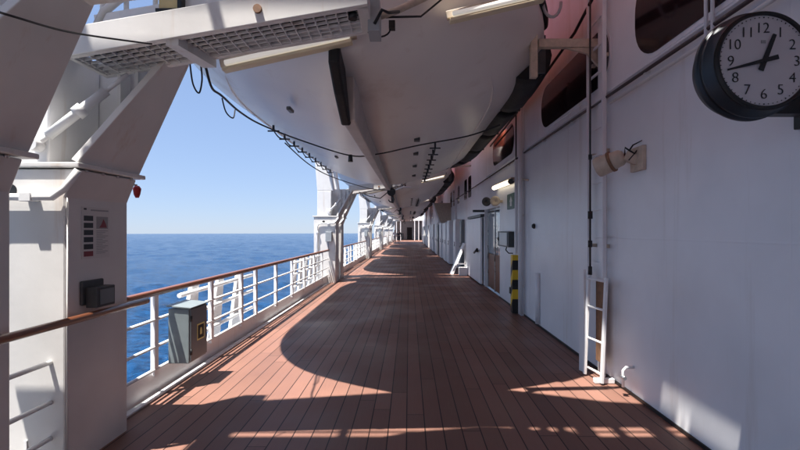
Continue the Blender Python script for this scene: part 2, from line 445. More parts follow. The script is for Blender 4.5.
# pilot ladder-like folded frame at wall
t = thing('step_ladder', (2.15, 5.4, 0), 'small white folded ladder standing against the wall, with a brown back plate', 'ladder')
for (ya, xa) in ((4.84, 2.14), (5.16, 2.08)):
    obj('rail', G().bar((xa-.02, ya, .02), (xa+.03, ya, 1.18), .05, .03, up=Vector((1, 0, 0))), 'white2', t, bevel=.004)
for z in (.10, .45, .82, 1.14):
    obj('rung', G().tube([(2.15, 4.84, z), (2.09, 5.16, z)], .014, 8), 'white2', t)
obj('back_plate', G().box(2.20, 2.215, 4.98, 5.18, .18, 1.12), 'rustpaint', t)
obj('side_plate', G().prism([(5.2, .02), (5.36, .0), (5.36, 1.2), (5.22, 1.24)], 'x', 2.07, 2.10), 'white2', t, bevel=.004)
obj('foot', G().bar((2.06, 4.9, .03), (2.28, 4.9, .03), .06, .05), 'white2', t, bevel=.004)
# small bracket at wall base
t = thing('wall_cleat', (2.25, 4.5, 0), 'small white pipe stub with a tap at the foot of the wall', 'pipe')
obj('pipe', G().tube([(2.3, 4.5, .3), (2.22, 4.5, .3), (2.19, 4.5, .27), (2.19, 4.5, .1)], .015), 'white2', t)
obj('tap', G().tube([(2.19, 4.46, .2), (2.19, 4.54, .2)], .02), 'steel', t)

# loudspeaker (cylinder)
t = thing('wall_loudspeaker', (2.12, 4.5, 2.45), 'cream cylindrical loudspeaker on a bracket high on the white wall', 'loudspeaker')
c = at(613, 161, Y=4.5)
d = Vector((.70, -.62, .34)).normalized(); rot = d.to_track_quat('Y', 'Z').to_matrix().to_4x4()
g = G(); g.lathe([(.03, -.17), (.098, -.17), (.104, -.16), (.10, -.04), (.088, .02), (.083, .08), (.06, .11), (.0, .115)], (0, 0, 0), 'y', 28)
bmesh.ops.transform(g.bm, matrix=Matrix.Translation(c) @ rot, verts=g.bm.verts); obj('horn', g, 'tan', t)
g = G(); g.lathe([(.095, -.03), (.108, -.03), (.108, .0), (.09, .0)], (0, 0, 0), 'y', 28, False)
bmesh.ops.transform(g.bm, matrix=Matrix.Translation(c) @ rot, verts=g.bm.verts); obj('band', g, 'rustpaint', t)
g = G(); g.bar(c+d*.12, (2.3, c.y-.12, c.z-.02), .06, .1); g.box(2.26, 2.3, c.y-.24, c.y-.0, c.z-.12, c.z+.12)
obj('bracket', g, 'tan', t, bevel=.006)
g = G(); g.tube([c+d*.13, c+d*.2+Vector((0, 0, .07)), c+d*.26+Vector((.05, 0, .1)), (2.29, c.y-.2, c.z+.05)], .008, 6); g.tube([c+d*.12+Vector((0, 0, -.04)), c+d*.18+Vector((-.02, 0, -.07)), c+d*.22+Vector((.03, 0, .02))], .007, 6)
g.tube([c+d*.12, c+d*.17+Vector((-.05, 0, .06)), c+d*.2+Vector((.02, 0, -.02))], .01, 6)
obj('cable', g, 'cable', t)

# bulkhead lamp
t = thing('wall_lamp', (2.2, 10.7, 2.75), 'lit cream bulkhead lamp on the wall above the green sign', 'lamp')
a = at(494, 188, X=2.2); b = at(510.5, 181.5, X=2.2)
obj('lamp_housing', G().bar(a+Vector((.06, 0, .03)), b+Vector((.06, 0, .03)), .1, .12), 'tan', t, bevel=.01)
g = G().tube([a, b], .055, 14); obj('diffuser', g, 'tube', t)
g = G().tube([b, b+(b-a).normalized()*.07], .062, 14); obj('end_cap', g, 'dkgrey', t)
hook_pipe('lamp_cable', [b+Vector((.05, -.05, .02)), at(520, 179, X=2.26), at(528, 180, X=2.26)], .018, 'tan', 'short cable from the wall lamp to the post', 'cable')
# green sign
t = thing('exit_sign', (2.27, 9.6, 2.3), 'green rectangular safety sign on the wall below the lamp', 'sign')
y1 = 2.27*440/(507.5-409); y0 = 2.27*440/(514.5-409)
obj('sign_board', G().box(2.26, 2.3, y0, y1, 2.18, 2.52), 'green', t)
g = G(); yc = (y0+y1)/2
g.prism([(yc-.13, 2.24), (yc+.02, 2.24), (yc+.02, 2.34), (yc+.08, 2.34), (yc-.05, 2.46), (yc-.18, 2.34), (yc-.13, 2.34)], 'x', 2.254, 2.261)
obj('pictogram', g, 'paper', t)
# phone / junction box
t = thing('phone_box', (2.2, 9.9, 1.5), 'dark grey telephone box on the wall left of the striped post', 'telephone box')
y0 = 2.25*440/(512-409); y1 = 2.25*440/(501-409)
obj('box', G().box(2.17, 2.3, y0, y1, 1.33, 1.68), 'dkgrey', t, bevel=.01)
obj('lid', G().box(2.155, 2.169, y0+.1, y1-.25, 1.36, 1.65), 'greylid', t, bevel=.006)
obj('hook', G().tube([(2.2, y0+.3, 1.33), (2.18, y0+.3, 1.26), (2.2, y0+.1, 1.2), (2.28, y0+.05, 1.2)], .013), 'black', t)
obj('knob', G().tube([(2.15, y1-.08, 1.5), (2.18, y1-.08, 1.5)], .04, 12), 'black', t)
# speakers above door
for i, (px, py, lb) in enumerate(((485.5, 202, 'dark'), (494, 201.5, 'cream'))):
    p = at(px, py, X=2.1)
    t = thing('horn_speaker', p, f'{lb} horn loudspeaker above the open doorway', 'loudspeaker')
    g = G().lathe([(.0, -.10), (.07, -.16), (.12, -.16), (.125, -.15), (.07, .02), (.06, .12), (0, .13)], p, 'y', 20); obj('horn', g, 'dkgrey' if i == 0 else 'tan', t)
    obj('bracket', G().box(p.x+.02, 2.3, p.y-.05, p.y+.05, p.z-.03, p.z+.03), 'tan', t)
# bar above doorway
one('door_closer_bar', G().box(1.95, 2.3, 13.4, 13.5, 2.26, 2.33), 'dkgrey', (2.2, 13.4, 2.2), 'dark bar sticking out from the wall above the open doorway', 'bar')
# small round fitting
one('push_button', G().lathe([(.045, 0), (.05, .02), (.03, .05), (0, .052)], (2.3, 8.05, 1.78), 'x', 16), 'black', (2.3, 8.05, 1.78), 'small black round button on the wall right of the striped post', 'button')
bpy.data.objects['push_button'].scale = (-1, 1, 1)
one('wall_socket', G().box(2.27, 2.3, 9.88, 9.98, .28, .42), 'black', (2.3, 9.9, .3), 'small black socket low on the wall left of the striped post', 'socket')
# pale vertical fitting right of stripe
one('pipe_stub', G().tube([(2.27, 7.75, .06), (2.27, 7.75, .95)], .045, 10), 'wall', (2.27, 7.75, 0), 'short painted vertical pipe on the wall right of the striped post', 'pipe')

# hazard post
t = thing('hazard_post', (2.17, 8.95, 0), 'vertical wall post with yellow and black striped foot', 'post')
obj('post', G().box(2.17, 2.228, 9.0, 9.05, 1.22, 3.15), 'wall', t, bevel=.004)
nst = 6; z0, z1 = .02, 1.2
for i in range(nst):
    a, b = z0+(z1-z0)*i/nst, z0+(z1-z0)*(i+1)/nst; sl = .18
    g = G(); g.hexa([(2.10, 8.93, a+sl/2*(i > 0)), (2.10, 9.09, a-sl/2*(i > 0)), (2.228, 9.09, a-sl/2*(i > 0)), (2.228, 8.93, a+sl/2*(i > 0)), (2.10, 8.93, b+sl/2*(i < nst-1)), (2.10, 9.09, b-sl/2*(i < nst-1)), (2.228, 9.09, b-sl/2*(i < nst-1)), (2.228, 8.93, b+sl/2*(i < nst-1))])
    obj('stripe', g, 'black' if i % 2 == 0 else 'yellow', t)
hook_pipe('downpipe', [(2.2, 8.7, .05), (2.2, 8.7, 5)], .04, 'wall', 'white downpipe on the wall beside the striped post', 'pipe', [(2.25, 8.7, z) for z in (.6, 2.0, 3.3)])
hook_pipe('thin_downpipe', [(2.25, 9.25, 1.9), (2.25, 9.25, 5)], .014, 'cable', 'thin dark cable going up the wall left of the striped post', 'cable')

# sliding door and further fittings
t = thing('sliding_door', (2.2, 13.6, 0), 'white sliding steel door beyond the open doorway', 'door')
obj('door_leaf', G().box(2.2, 2.26, 13.55, 17.0, .05, 2.1), 'wall', t, bevel=.01)
obj('top_rail', G().box(2.18, 2.29, 13.4, 16.4, 2.12, 2.2), 'dkgrey', t)
obj('door_handle', G().tube([(2.2, 13.95, 1.05), (2.12, 13.95, 1.05), (2.12, 13.7, 1.12), (2.12, 14.3, .98)], .035), 'black', t)
t = thing('folded_gangway', (2.0, 17.2, 0), 'white triangular gangway leaning on the wall in a patch of sun', 'gangway')
obj('panel', G().hexa([(1.62, 17.0, .0), (1.72, 17.0, 0), (1.72, 17.6, 0), (1.62, 17.6, 0), (2.18, 17.3, 1.2), (2.25, 17.3, 1.2), (2.25, 17.9, 1.2), (2.18, 17.9, 1.2)]), 'white2', t, bevel=.01)
obj('leg', G().bar((2.2, 17.1, 0), (2.2, 17.35, 1.1), .06, .05), 'white2', t)
obj('crossbar', G().bar((1.85, 17.1, .4), (2.2, 17.1, .4), .05, .05), 'white2', t)
obj('foot', G().box(1.9, 2.2, 16.5, 16.9, .0, .3), 'white2', t, bevel=.02)
k = 0
for (y, w, dpt, h, m) in ((18.2, .7, .12, 2.15, 'grey'), (19.3, 1.0, .25, 2.2, 'wall'), (20.6, .55, .15, 2.15, 'dkgrey'), (21.6, 1.4, .32, 2.2, 'wall'), (23.4, 1.5, .34, 2.15, 'white2'),
                          (25.3, .8, .3, 2.2, 'wall'), (26.4, 1.6, .36, 2.25, 'wall'), (28.6, 1.0, .4, 2.1, 'grey'), (30.2, 2.0, .4, 2.2, 'wall'), (33.0, 1.0, .3, 2.1, 'dkgrey'), (34.6, 2.4, .4, 2.2, 'white2'), (38, 2.5, .4, 2.25, 'wall'),
                          (42, 2, .45, 2.2, 'white2'), (47, 3, .4, 2.2, 'wall'), (53, 2, .5, 2.2, 'white2'), (58, 4, .4, 2.2, 'wall')):
    cl = {'grey': 'grey', 'dkgrey': 'dark grey', 'wall': 'pale', 'white2': 'white'}[m]
    t = thing('wall_locker', (2.2, y, 0), f'{cl} tall steel locker on the right wall, {ORD[k]} beyond the sliding door', 'locker', 'lockers along the far wall')
    obj('body', G().box(2.3-dpt, 2.299, y, y+w, .05, h), m, t, bevel=.01)
    obj('door', G().box(2.3-dpt-.02, 2.3-dpt-.002, y+.05, y+w-.05, .12, h-.08), m, t, bevel=.006)
    obj('handle', G().tube([(2.3-dpt-.05, y+.12, 1.0), (2.3-dpt-.05, y+.12, 1.2)], .02), 'steel', t)
    k += 1
# hanging panel with a white strip painted for its lit edge
t = thing('hanging_panel', (1.8, 24, 2.3), 'brownish slanted panel with its lit edge painted white hanging above the lockers', 'panel')
pa, pb = at(433, 203, Y=24), at(440, 223, Y=24)
obj('panel', G().hexa([pb+Vector((.0, 0, 0)), pb+Vector((.9, 0, 0)), pb+Vector((.9, .08, 0)), pb+Vector((0, .08, 0)), pa, pa+Vector((1.2, 0, 0)), pa+Vector((1.2, .08, 0)), pa+Vector((0, .08, 0))]), 'tan', t)
obj('lit_edge_strip', G().bar(pa+Vector((0, -.02, 0)), pb+Vector((0, -.02, 0)), .07, .07, up=Vector((0, 1, 0))), 'white2', t)

# brackets near the top right (pinkish area by the fender)
t = thing('hanger_post', (1.5, 5.2, 3.0), 'vertical white hanger post beside the black boat fender', 'post')
pz = at(533.5, 78, Y=5.22)
obj('post', G().box(pz.x-.04, pz.x+.04, 5.18, 5.26, pz.z, 5.6), 'tan', t, bevel=.005)
obj('collar', G().box(pz.x-.06, pz.x+.06, 5.16, 5.28, at(0, 30, Y=5.2).z, at(0, 19, Y=5.2).z), 'tan', t, bevel=.004)
t = thing('wall_bracket', (1.9, 5.35, 4.0), 'horizontal beam with gusset from the hanger post to the wall', 'bracket')
p0 = at(538, 44, Y=5.32)
obj('beam', G().box(p0.x, 2.3, 5.28, 5.36, p0.z-.05, p0.z+.05), 'tan', t, bevel=.005)
obj('gusset', G().prism([(1.88, p0.z-.052), (2.29, p0.z-.052), (2.29, p0.z-.28), (2.15, p0.z-.12)], 'y', 5.30, 5.34), 'tan', t)
one('towing_hook', G().tube([at(552+9*math.cos(a), 2+15*math.sin(a), Y=5.0) for a in [R(x) for x in range(0, 181, 20)]], .018, 8), 'greylid', at(552, 0, Y=5.0), 'grey metal loop hanging beside the hanger post', 'hook')

# ------------------------------------------------------------------ clock
c = Vector((1.0, 2.32, 2.6)); c = at(763.5, 61, Y=2.32)
t = thing('station_clock', c, 'round double-sided deck clock with a dark housing near the camera', 'clock')
R0 = .248
prof = [(R0-.012, .004), (R0+.004, -.012), (R0+.012, .0), (R0+.030, .055), (R0+.036, .058), (R0+.036, .072), (R0+.024, .078), (R0+.024, .10), (R0+.036, .104), (R0+.041, .11), (R0+.041, .125), (R0+.034, .13), (R0+.0, .2), (R0-.02, .2)]
g = G(); g.lathe(prof, c, 'y', 72); obj('housing', g, 'clockbody', t)
g = G(); g.lathe([(R0+.0252, .079), (R0+.0252, .099)], c, 'y', 72, False); obj('groove', g, 'black', t)
g = G(); g.lathe([(R0+.0135, -.002), (R0+.0135, .006), (R0+.008, -.0145), (R0-.008, -.0145), (R0-.008, .006)], c, 'y', 72, False); obj('front_rim', g, 'black', t)
g = G(); g.lathe([(R0-.008, .0), (0.0001, .0)], c, 'y', 72, False); face = obj('face', g, 'face', t)
g = G(); g.lathe([(R0-.016, .201), (0.0001, .201)], c, 'y', 48, False); obj('rear_face', g, 'face', t)
hd = G()
def hand(g, ang, l, tail, w0, w1, y):
    dx, dz = math.sin(ang), math.cos(ang); nx, nz = dz, -dx
    def P(r, w): return ((c.x+dx*r+nx*w), (c.z+dz*r+nz*w))
    g.prism([P(-tail, w1*1.3), P(-tail, -w1*1.3), P(l, -w0), P(l, w0)], 'y', c.y+y, c.y+y-.004)
hand(hd, math.atan2(9, 23), .148, .055, .0095, .011, -.006); obj('hour_hand', hd, 'black', t)
hd = G(); hand(hd, R(253.5)+R(2), .205, .07, .0045, .0095, -.012); obj('minute_hand', hd, 'black', t)
hd = G(); hd.lathe([(.012, -.018), (.012, -.001)], c, 'y', 16); obj('hub', hd, 'black', t)
tk = G()
for i in range(60):
    a = R(i*6); rr = R0-.02; s_ = .0042 if i % 5 else .006
    p = c+Vector((math.sin(a)*rr, -.003, math.cos(a)*rr)); tk.obox(p, (s_, .003, s_), rot=(0, a, 0))
obj('minute_marks', tk, 'black', t)
def text_obj(body, size, centre, m, parent, rot=(R(90), 0, 0), name='numeral', ext=.0012):
    cu = bpy.data.curves.new('txt', 'FONT'); cu.body = body; cu.size = size; cu.align_x = 'CENTER'; cu.align_y = 'CENTER'; cu.extrude = ext; cu.offset = -.0011
    o = bpy.data.objects.new('txt', cu); COL.objects.link(o)
    dg = bpy.context.evaluated_depsgraph_get(); dg.update()
    me = bpy.data.meshes.new_from_object(o.evaluated_get(dg)); bpy.data.objects.remove(o)
    xs = [v.co.x for v in me.vertices]; ys = [v.co.y for v in me.vertices]
    sh = Vector(((max(xs)+min(xs))/2, (max(ys)+min(ys))/2, 0))
    for v in me.vertices: v.co -= sh
    me.name = name; n = bpy.data.objects.new(name, me); COL.objects.link(n); me.materials.append(M[m])
    n.parent = parent; n.location = Vector(centre)-world_org(parent); n.rotation_euler = rot
    return n
for i in range(1, 13):
    a = R(i*30); rr = R0-.074
    text_obj(str(i), .078, c+Vector((math.sin(a)*rr, -.003, math.cos(a)*rr)), 'black', t)
g = G(); g.obox(c+Vector((-.003, -.003, .10)), (.024, .003, .016)); obj('maker_mark', g, 'printgrey', t)
g = G(); g.box(c.x+.05, 2.3, c.y+.14, c.y+.22, c.z-.24, c.z-.13); g.box(2.27, 2.3, c.y+.10, c.y+.28, c.z-.3, c.z-.06); obj('wall_arm', g, 'black', t, bevel=.005)
# pipes above the clock
for dx, lb in ((706, 'left'), (712.5, 'right')):
    p = at(dx, 20, X=2.24)
    one('vertical_pipe', G().tube([(2.24, p.y, 2.85), (2.24, p.y, 4.6)], .014, 10), 'wall', (2.24, p.y, 2.85), f'{lb} one of two thin pipes rising behind the clock', 'pipe')

# ------------------------------------------------------------------ davit arms (left), pairs every D metres
Y1a, Y1b, Y2a, Y2b = 1.93, 2.65, 3.07, 3.75
def arm(ya, yb, label, beam):
    t = thing('davit', (-2.7, ya, 0), label, 'davit', 'white davits along the railing')
    xi = -2.40
    obj('column', G().prism([(-3.1, -.2), (xi, -.2), (xi, 1.93), (xi+.08, 2.13), (-3.1, 2.13)], 'y', ya, yb), 'white', t, bevel=.012)
    # flange ledge on the inboard side
    ex = .04
    obj('ledge', G().box(-3.14, xi+.11, ya-.02, yb+ex+.04, 2.14, 2.175), 'white', t, bevel=.008)
    for y in (ya+.1, ya+.27, ya+.44, ya+.61): obj('bolt', G().lathe([(.014, -.022), (.014, 0)], (xi+.075, y, 2.139), 'z', 8), 'steel', t)
    g = G(); g.tube([(xi+.006, ya+.012, -.05), (xi+.006, ya+.012, 1.93)], .006, 6); obj('weld_bead', g, 'white', t)
    # sloping brace plate, narrower at the top
    b0, b1 = Vector((xi+.085, 0, 2.176)), Vector((-1.87, 0, 3.11)); th = .05
    yt0 = ya+.42
    n = Vector((b1.z-b0.z, 0, -(b1.x-b0.x))).normalized()
    def q(p, y, k): return Vector((p.x, y, p.z)) - n*k
    obj('brace', G().hexa([q(b0, ya, 0), q(b0, yb+.03, 0), q(b0, yb+.03, th), q(b0, ya, th), q(b1, yt0, 0), q(b1, yb, 0), q(b1, yb, th), q(b1, yt0, th)]), 'white', t, bevel=.006)
    # tower and web plate
    obj('tower', G().prism([(-3.0, 2.176), (-2.56, 2.176), (-2.54, 3.0), (-3.0, 3.0)], 'y', ya+.05, yb-.13), 'white2', t, bevel=.012)
    obj('mast', G().prism([(-3.0, 3.002), (-2.46, 3.002), (-2.62, 4.1), (-2.78, 5.3), (-3.02, 5.3), (-3.08, 4.0)], 'y', ya+.05, ya+.33), 'white2', t, bevel=.012)
    w = obj('web_plate', G().prism([(-2.70, 2.18), (xi+.05, 2.18), (-1.99, 3.02), (-1.99, 3.1), (-2.70, 3.1)], 'y', yb-.12, yb-.09), 'white2', t)
    g = G()
    for x, z0_, z1_ in ((-2.32, 2.30, 3.08), (-2.18, 2.55, 3.08), (-2.06, 2.8, 3.08)): g.box(x, x+.025, yb-.25, yb-.121, z0_, z1_)
    obj('stiffener', g, 'white2', w)
    # hydraulic cylinder
    g = G(); A = Vector((-2.62, ya+.02, 2.3)); B = Vector((-2.12, ya+.25, 2.88)); dd = (B-A)
    g.tube([A+dd*.12, A+dd*.75], .035, 12); g.tube([A+dd*.73, B], .016, 10); g.tube([A+dd*.42, A+dd*.5], .05, 12); g.tube([A+Vector((0, -.05, 0)), A+Vector((0, .05, 0))], .045, 12)
    g.tube([A+dd*.0, A+dd*.14], .02, 8); obj('cylinder', g, 'white2', t)
    # pipes on the camera side of the column
    obj('pipe', G().tube([(-2.98, ya-.045, 0.0), (-2.98, ya-.045, 1.82), (-2.95, ya-.045, 1.9), (-2.85, ya-.045, 1.93), (-2.45, ya-.045, 1.93), (-2.38, ya-.03, 1.99), (-2.3, ya-.01, 2.12)], .025, 10), 'white2', t)
    g = G(); g.box(-3.02, -2.94, ya-.08, ya-.001, 1.62, 1.68); g.box(-3.02, -2.94, ya-.08, ya-.001, .9, .96); g.box(-2.66, -2.58, ya-.075, ya-.001, 1.9, 1.96); obj('pipe_clamp', g, 'white2', t, bevel=.004)
    obj('bolt_hole', G().lathe([(.045, -.003), (.045, .0)], (-2.78, ya, 1.98), 'y', 16), 'black', t)
    if not beam:
        # shorter inboard arm
        obj('arm', G().hexa([(-2.02, yt0, 3.03), (-1.2, yt0, 3.12), (-1.2, yb-.02, 3.12), (-2.02, yb-.02, 3.03), (-2.02, yt0, 3.2), (-1.2, yt0, 3.29), (-1.2, yb-.02, 3.29), (-2.02, yb-.02, 3.2)]), 'white', t, bevel=.008)
        return t
    # box beam with grated underside
    ZA = lambda x: 3.02 + (x+1.83)*.172
    def sl(x0, x1, y0, y1, dz0, dz1):
        return [(x0, y0, ZA(x0)+dz0), (x1, y0, ZA(x1)+dz0), (x1, y1, ZA(x1)+dz0), (x0, y1, ZA(x0)+dz0), (x0, y0, ZA(x0)+dz1), (x1, y0, ZA(x1)+dz1), (x1, y1, ZA(x1)+dz1), (x0, y1, ZA(x0)+dz1)]
    xa, xb = -2.42, -.29; ya_, yb_ = 3.08, 3.53
    g = G(); g.hexa(sl(xa, xb, ya_, ya_+.03, 0, .2)); g.hexa(sl(xa, xb, yb_-.045, yb_, 0, .115)); g.hexa(sl(xb-.08, xb, ya_+.03, yb_-.045, 0, .12)); g.hexa(sl(xa, xa+.03, ya_+.03, yb_-.045, 0, .06))
    g.hexa(sl(xa, xb, ya_+.03, ya_+.06, .0, .012))
    bm_ = obj('beam', g, 'white', t, bevel=.004)
    xc = -1.72
    obj('cross_member', G().hexa([(xc, ya_+.031, ZA(xc)-.03), (xc+.09, ya_+.031, ZA(xc)-.03), (xc+.17, yb_+.01, ZA(xc)-.03), (xc+.06, yb_+.01, ZA(xc)-.03), (xc, ya_+.031, ZA(xc)+.04), (xc+.09, ya_+.031, ZA(xc)+.04), (xc+.17, yb_+.01, ZA(xc)+.04), (xc+.06, yb_+.01, ZA(xc)+.04)]), 'white', bm_)
    g = G(); x = xa+.05
    while x < xb-.09:
        g.hexa([(x, ya_+.06, ZA(x)+.005), (x+.006, ya_+.06, ZA(x)+.005), (x+.006, yb_-.045, ZA(x)+.005), (x, yb_-.045, ZA(x)+.005), (x, ya_+.06, ZA(x)+.026), (x+.006, ya_+.06, ZA(x)+.026), (x+.006, yb_-.045, ZA(x)+.026), (x, yb_-.045, ZA(x)+.026)]); x += .08
    for y in [ya_+.06+.064*i for i in range(6)]: g.hexa(sl(xa+.03, xb-.08, y, y+.006, .006, .027))
    obj('grating', g, 'white', bm_)
    # black plate added to paint the shade above the grating
    obj('shade_plate', G().hexa(sl(xa+.04, xb-.09, ya_+.032, yb_-.075, .075, .09)), 'black', bm_)
    obj('bolt', G().lathe([(.03, -.02), (.03, 0)], at(258, 9.5, Y=ya_), 'y', 12), 'rustpaint', bm_)
    obj('cable_gland', G().lathe([(.032, -.03), (.032, .02)], (xb-.12, ya_+.12, ZA(xb)-.02), 'z', 14), 'black', bm_)
    return t
d1 = arm(Y1a, Y1b, 'nearest white davit, cut off by the left edge of the photo', False)
d2 = arm(Y2a, Y2b, 'white davit with the poster on its column', True)
for k in range(1, NB+1):
    copy_tree(d1, (0, D*k, 0), f'near arm of the {ORD[k]} pair of white davits counted from the camera')
    copy_tree(d2, (0, D*k, 0), f'far arm of the {ORD[k]} pair of white davits counted from the camera')

# fluorescent lamps under the beams
def tube_lamp(a, b, label, m='tubeglow', grp='tube lamps under the davit beams'):
    a = Vector(a); b = Vector(b); t = thing('tube_lamp', a, label, 'lamp', grp); d = (b-a).normalized()
    obj('lamp_body', G().bar(a-d*.03+Vector((0, .045, .02)), b+d*.03+Vector((0, .045, .02)), .05, .07), 'tan', t, bevel=.006)
    obj('diffuser', G().bar(a+d*.02, b-d*.02, .05, .045), m, t, bevel=.015)
    obj('lower_cover', G().bar(a+Vector((0, .025, -.045)), b+Vector((0, .025, -.045)), .085, .03), 'cream', t, bevel=.01)
    obj('cable_gland', G().tube([b, b+d*.06+Vector((0, 0, .04)), b+d*.08+Vector((0, 0, .12))], .012), 'black', t)
    return t
l1 = tube_lamp(at(222, 64, Y=3.62), at(352, 35, Y=3.62), 'long tube lamp under the nearest grated davit beam')
l2 = tube_lamp(at(450, 15, Y=3.9), at(545, -7, Y=3.9), 'long tube lamp hung beside the bow of the nearest lifeboat')
for k in range(1, NB+1):
    copy_tree(l1, (0, D*k, 0), f'tube lamp under the grated beam of the {ORD[k]} davit pair'); copy_tree(l2, (.1, D*k, -.1), f'tube lamp near the wall at the {ORD[k]} davit pair')
# make far ones lit
t = thing('lamp_hanger', (-.2, 3.4, 3.3), 'white pipe carrying cables from the grated beam towards the wall', 'pipe')
obj('pipe', G().tube([(-.30, 3.45, 3.36), (-.1, 3.6, 3.5), (.4, 3.85, 3.86), (1.3, 3.9, 4.02), (2.3, 3.9, 4.1)], .03, 10), 'tan', t)
obj('bracket', G().box(-.31, -.22, 3.3, 3.5, 3.2, 3.45), 'greylid', t, bevel=.005)
obj('cable_loop', G().tube([(-.24+.09*math.cos(a), 3.5, 3.30+.06*math.sin(a)) for a in [R(q) for q in range(-200, 21, 20)]], .007, 6), 'cable', t)
obj('clip', G().box(-.16, -.11, 3.47, 3.53, 3.30, 3.36), 'black', t)
obj('cable', G().tube([(-.2, 3.55, 3.42), (.1, 3.7, 3.50), (.25, 3.78, 3.66), (.38, 3.85, 3.8)], .009, 6), 'cable', t)
obj('cable', G().tube([(-.26, 3.3, 3.25), (-.2, 3.25, 3.33), (-.16, 3.35, 3.36), (-.08, 3.5, 3.44)], .012), 'cable', t)
for k in range(1, NB+1): copy_tree(t, (0, D*k, 0), f'white pipe towards the wall at the {ORD[k]} davit pair')

# things glimpsed above the grated beam
t = thing('upper_platform', (-1.5, 4.4, 4), 'white platform edge with pipe rails seen above the grated beam', 'platform')
pa, pb = at(100, 25, Y=3.35), at(232, 3, Y=3.35)
obj('edge_beam', G().bar(pa, pb+(pb-pa)*.3, .12, .10), 'white2', t, bevel=.006)
g = G()
for f in (0.02, .2, .42, .6): 
    q = pa+(pb-pa)*f; g.tube([q, q+Vector((0, 0, .6))], .018)
obj('platform_post', g, 'white2', t)
obj('curved_pipe', G().tube([at(95, 30, Y=3.3), at(104, 12, Y=3.3), at(118, 0, Y=3.3), at(140, -12, Y=3.3)], .03, 10), 'white', t)
t = thing('floodlight', at(174, 4, Y=3.3), 'yellowish floodlight with a black frame above the grated beam', 'floodlight')
q = at(174, 2, Y=3.3); obj('lamp_body', G().box(q.x-.09, q.x+.06, 3.25, 3.40, q.z-.08, q.z+.2), 'lens', t, bevel=.01)
obj('frame', G().box(q.x-.1, q.x+.1, 3.23, 3.27, q.z-.105, q.z-.081).box(q.x+.061, q.x+.09, 3.23, 3.4, q.z-.08, q.z+.2), 'black', t)

# tackle under each gap between boats
def tackle(y, label):
    t = thing('hoisting_tackle', (-.62, y, 2.95), label, 'tackle', 'hoisting tackle in the gaps between lifeboats')
    obj('block', G().lathe([(.13, -.06), (.15, -.04), (.15, .04), (.13, .06)], (-.62, y, 3.05), 'y', 20), 'black', t)
    obj('hook', G().tube([(-.62+.09*math.sin(a), y, 2.78+.09*math.cos(a)) for a in [R(q) for q in range(0, 271, 30)]], .022, 8), 'dkgrey', t)
    obj('rope', G().tube([(-.66, y, 3.1), (-1.0, y-.02, 2.82), (-1.4, y, 2.9), (-1.75, y+.1, 3.05)], .018, 6), 'cable', t)
    obj('fall', G().tube([(-.6, y, 3.15), (-.6, y, 6.3)], .03, 8), 'steel', t)
    obj('link', G().tube([(-.5, y, 3.1), (-.2, y, 3.22), (.1, y, 3.2)], .03, 8), 'white2', t)
    return t
for k in range(1, NB+1): tackle(D*k+2.95, f'black block and hook hanging at the {ORD[k]} gap between lifeboats')

# ------------------------------------------------------------------ poster, ash box, hook on the second column
t = thing('safety_poster', (-2.397, 3.4, 1.7), 'paper safety poster with six dark pictures on the davit column', 'poster')
xp = -2.396
def py_(px): return xp*F/(px-CX)
ya, yb = py_(82), py_(109.5)
def zz(py, Y): return H+(CY-py)/F*Y
zt, zb = zz(207.5, (ya+yb)/2), zz(258, (ya+yb)/2)
obj('paper', G().box(-2.4, xp, ya, yb, zb, zt), 'paper', t)
w_ = yb-ya; h_ = zt-zb
for i in range(6):
    z1_ = zt-h_*(.17+i*.137); obj('picture', G().box(xp, xp+.0015, ya+w_*.06, ya+w_*.38, z1_-h_*.10, z1_), 'print' if i < 5 else 'printred', t)
obj('photo', G().box(xp, xp+.0015, ya+w_*.5, ya+w_*.93, zt-h_*.42, zt-h_*.18), 'printgrey', t)
obj('red_shape', G().prism([(ya+w_*.6, zt-h_*.40), (ya+w_*.88, zt-h_*.40), (ya+w_*.85, zt-h_*.33), (ya+w_*.76, zt-h_*.23), (ya+w_*.68, zt-h_*.33)], 'x', xp+.0015, xp+.003), 'printred', t)
g = G(); g.box(xp, xp+.0015, ya+w_*.3, ya+w_*.95, zt-h_*.075, zt-h_*.045)
for i in range(14): g.box(xp, xp+.0012, ya+w_*.5, ya+w_*(.93-.1*(i*7 % 3)), zt-h_*(.47+i*.034), zt-h_*(.458+i*.034))
obj('text_lines', g, 'printgrey', t)
g = G(); g.box(xp, xp+.0015, ya+w_*.06, ya+w_*.15, zt-h_*.06, zt-h_*.025); obj('logo', g, 'print', t)

t = thing('ash_box', (-2.4, 3.35, 1.25), 'dark grey metal ash box on the davit column below the poster', 'ash box')
p0, p1 = at(87, 290, X=-2.34), at(113, 290, X=-2.28)
obj('back_plate', G().box(-2.399, -2.375, 3.20, 3.43, 1.15, 1.33), 'dkgrey', t, bevel=.01)
obj('body', G().box(-2.374, -2.29, 3.23, 3.43, 1.13, 1.28), 'dkgrey', t, bevel=.006)
obj('grille', G().box(-2.289, -2.286, 3.26, 3.41, 1.15, 1.26), 'grey', t)
p = at(137, 191, Y=3.9)
t = thing('red_hook', p, 'small red pelican hook hanging at the edge of the poster davit', 'hook')
obj('hook_body', G().tube([p+Vector((0, 0, .045)), p+Vector((0, 0, .02)), p+Vector((0, 0, -.03)), p+Vector((.002, 0, -.06))], [.018, .034, .026, .014], 12), 'red', t)
obj('shackle', G().tube([p+Vector((-.05, -.02, .05)), p+Vector((-.02, 0, .055)), p+Vector((.0, 0, .05))], .008), 'tan', t)

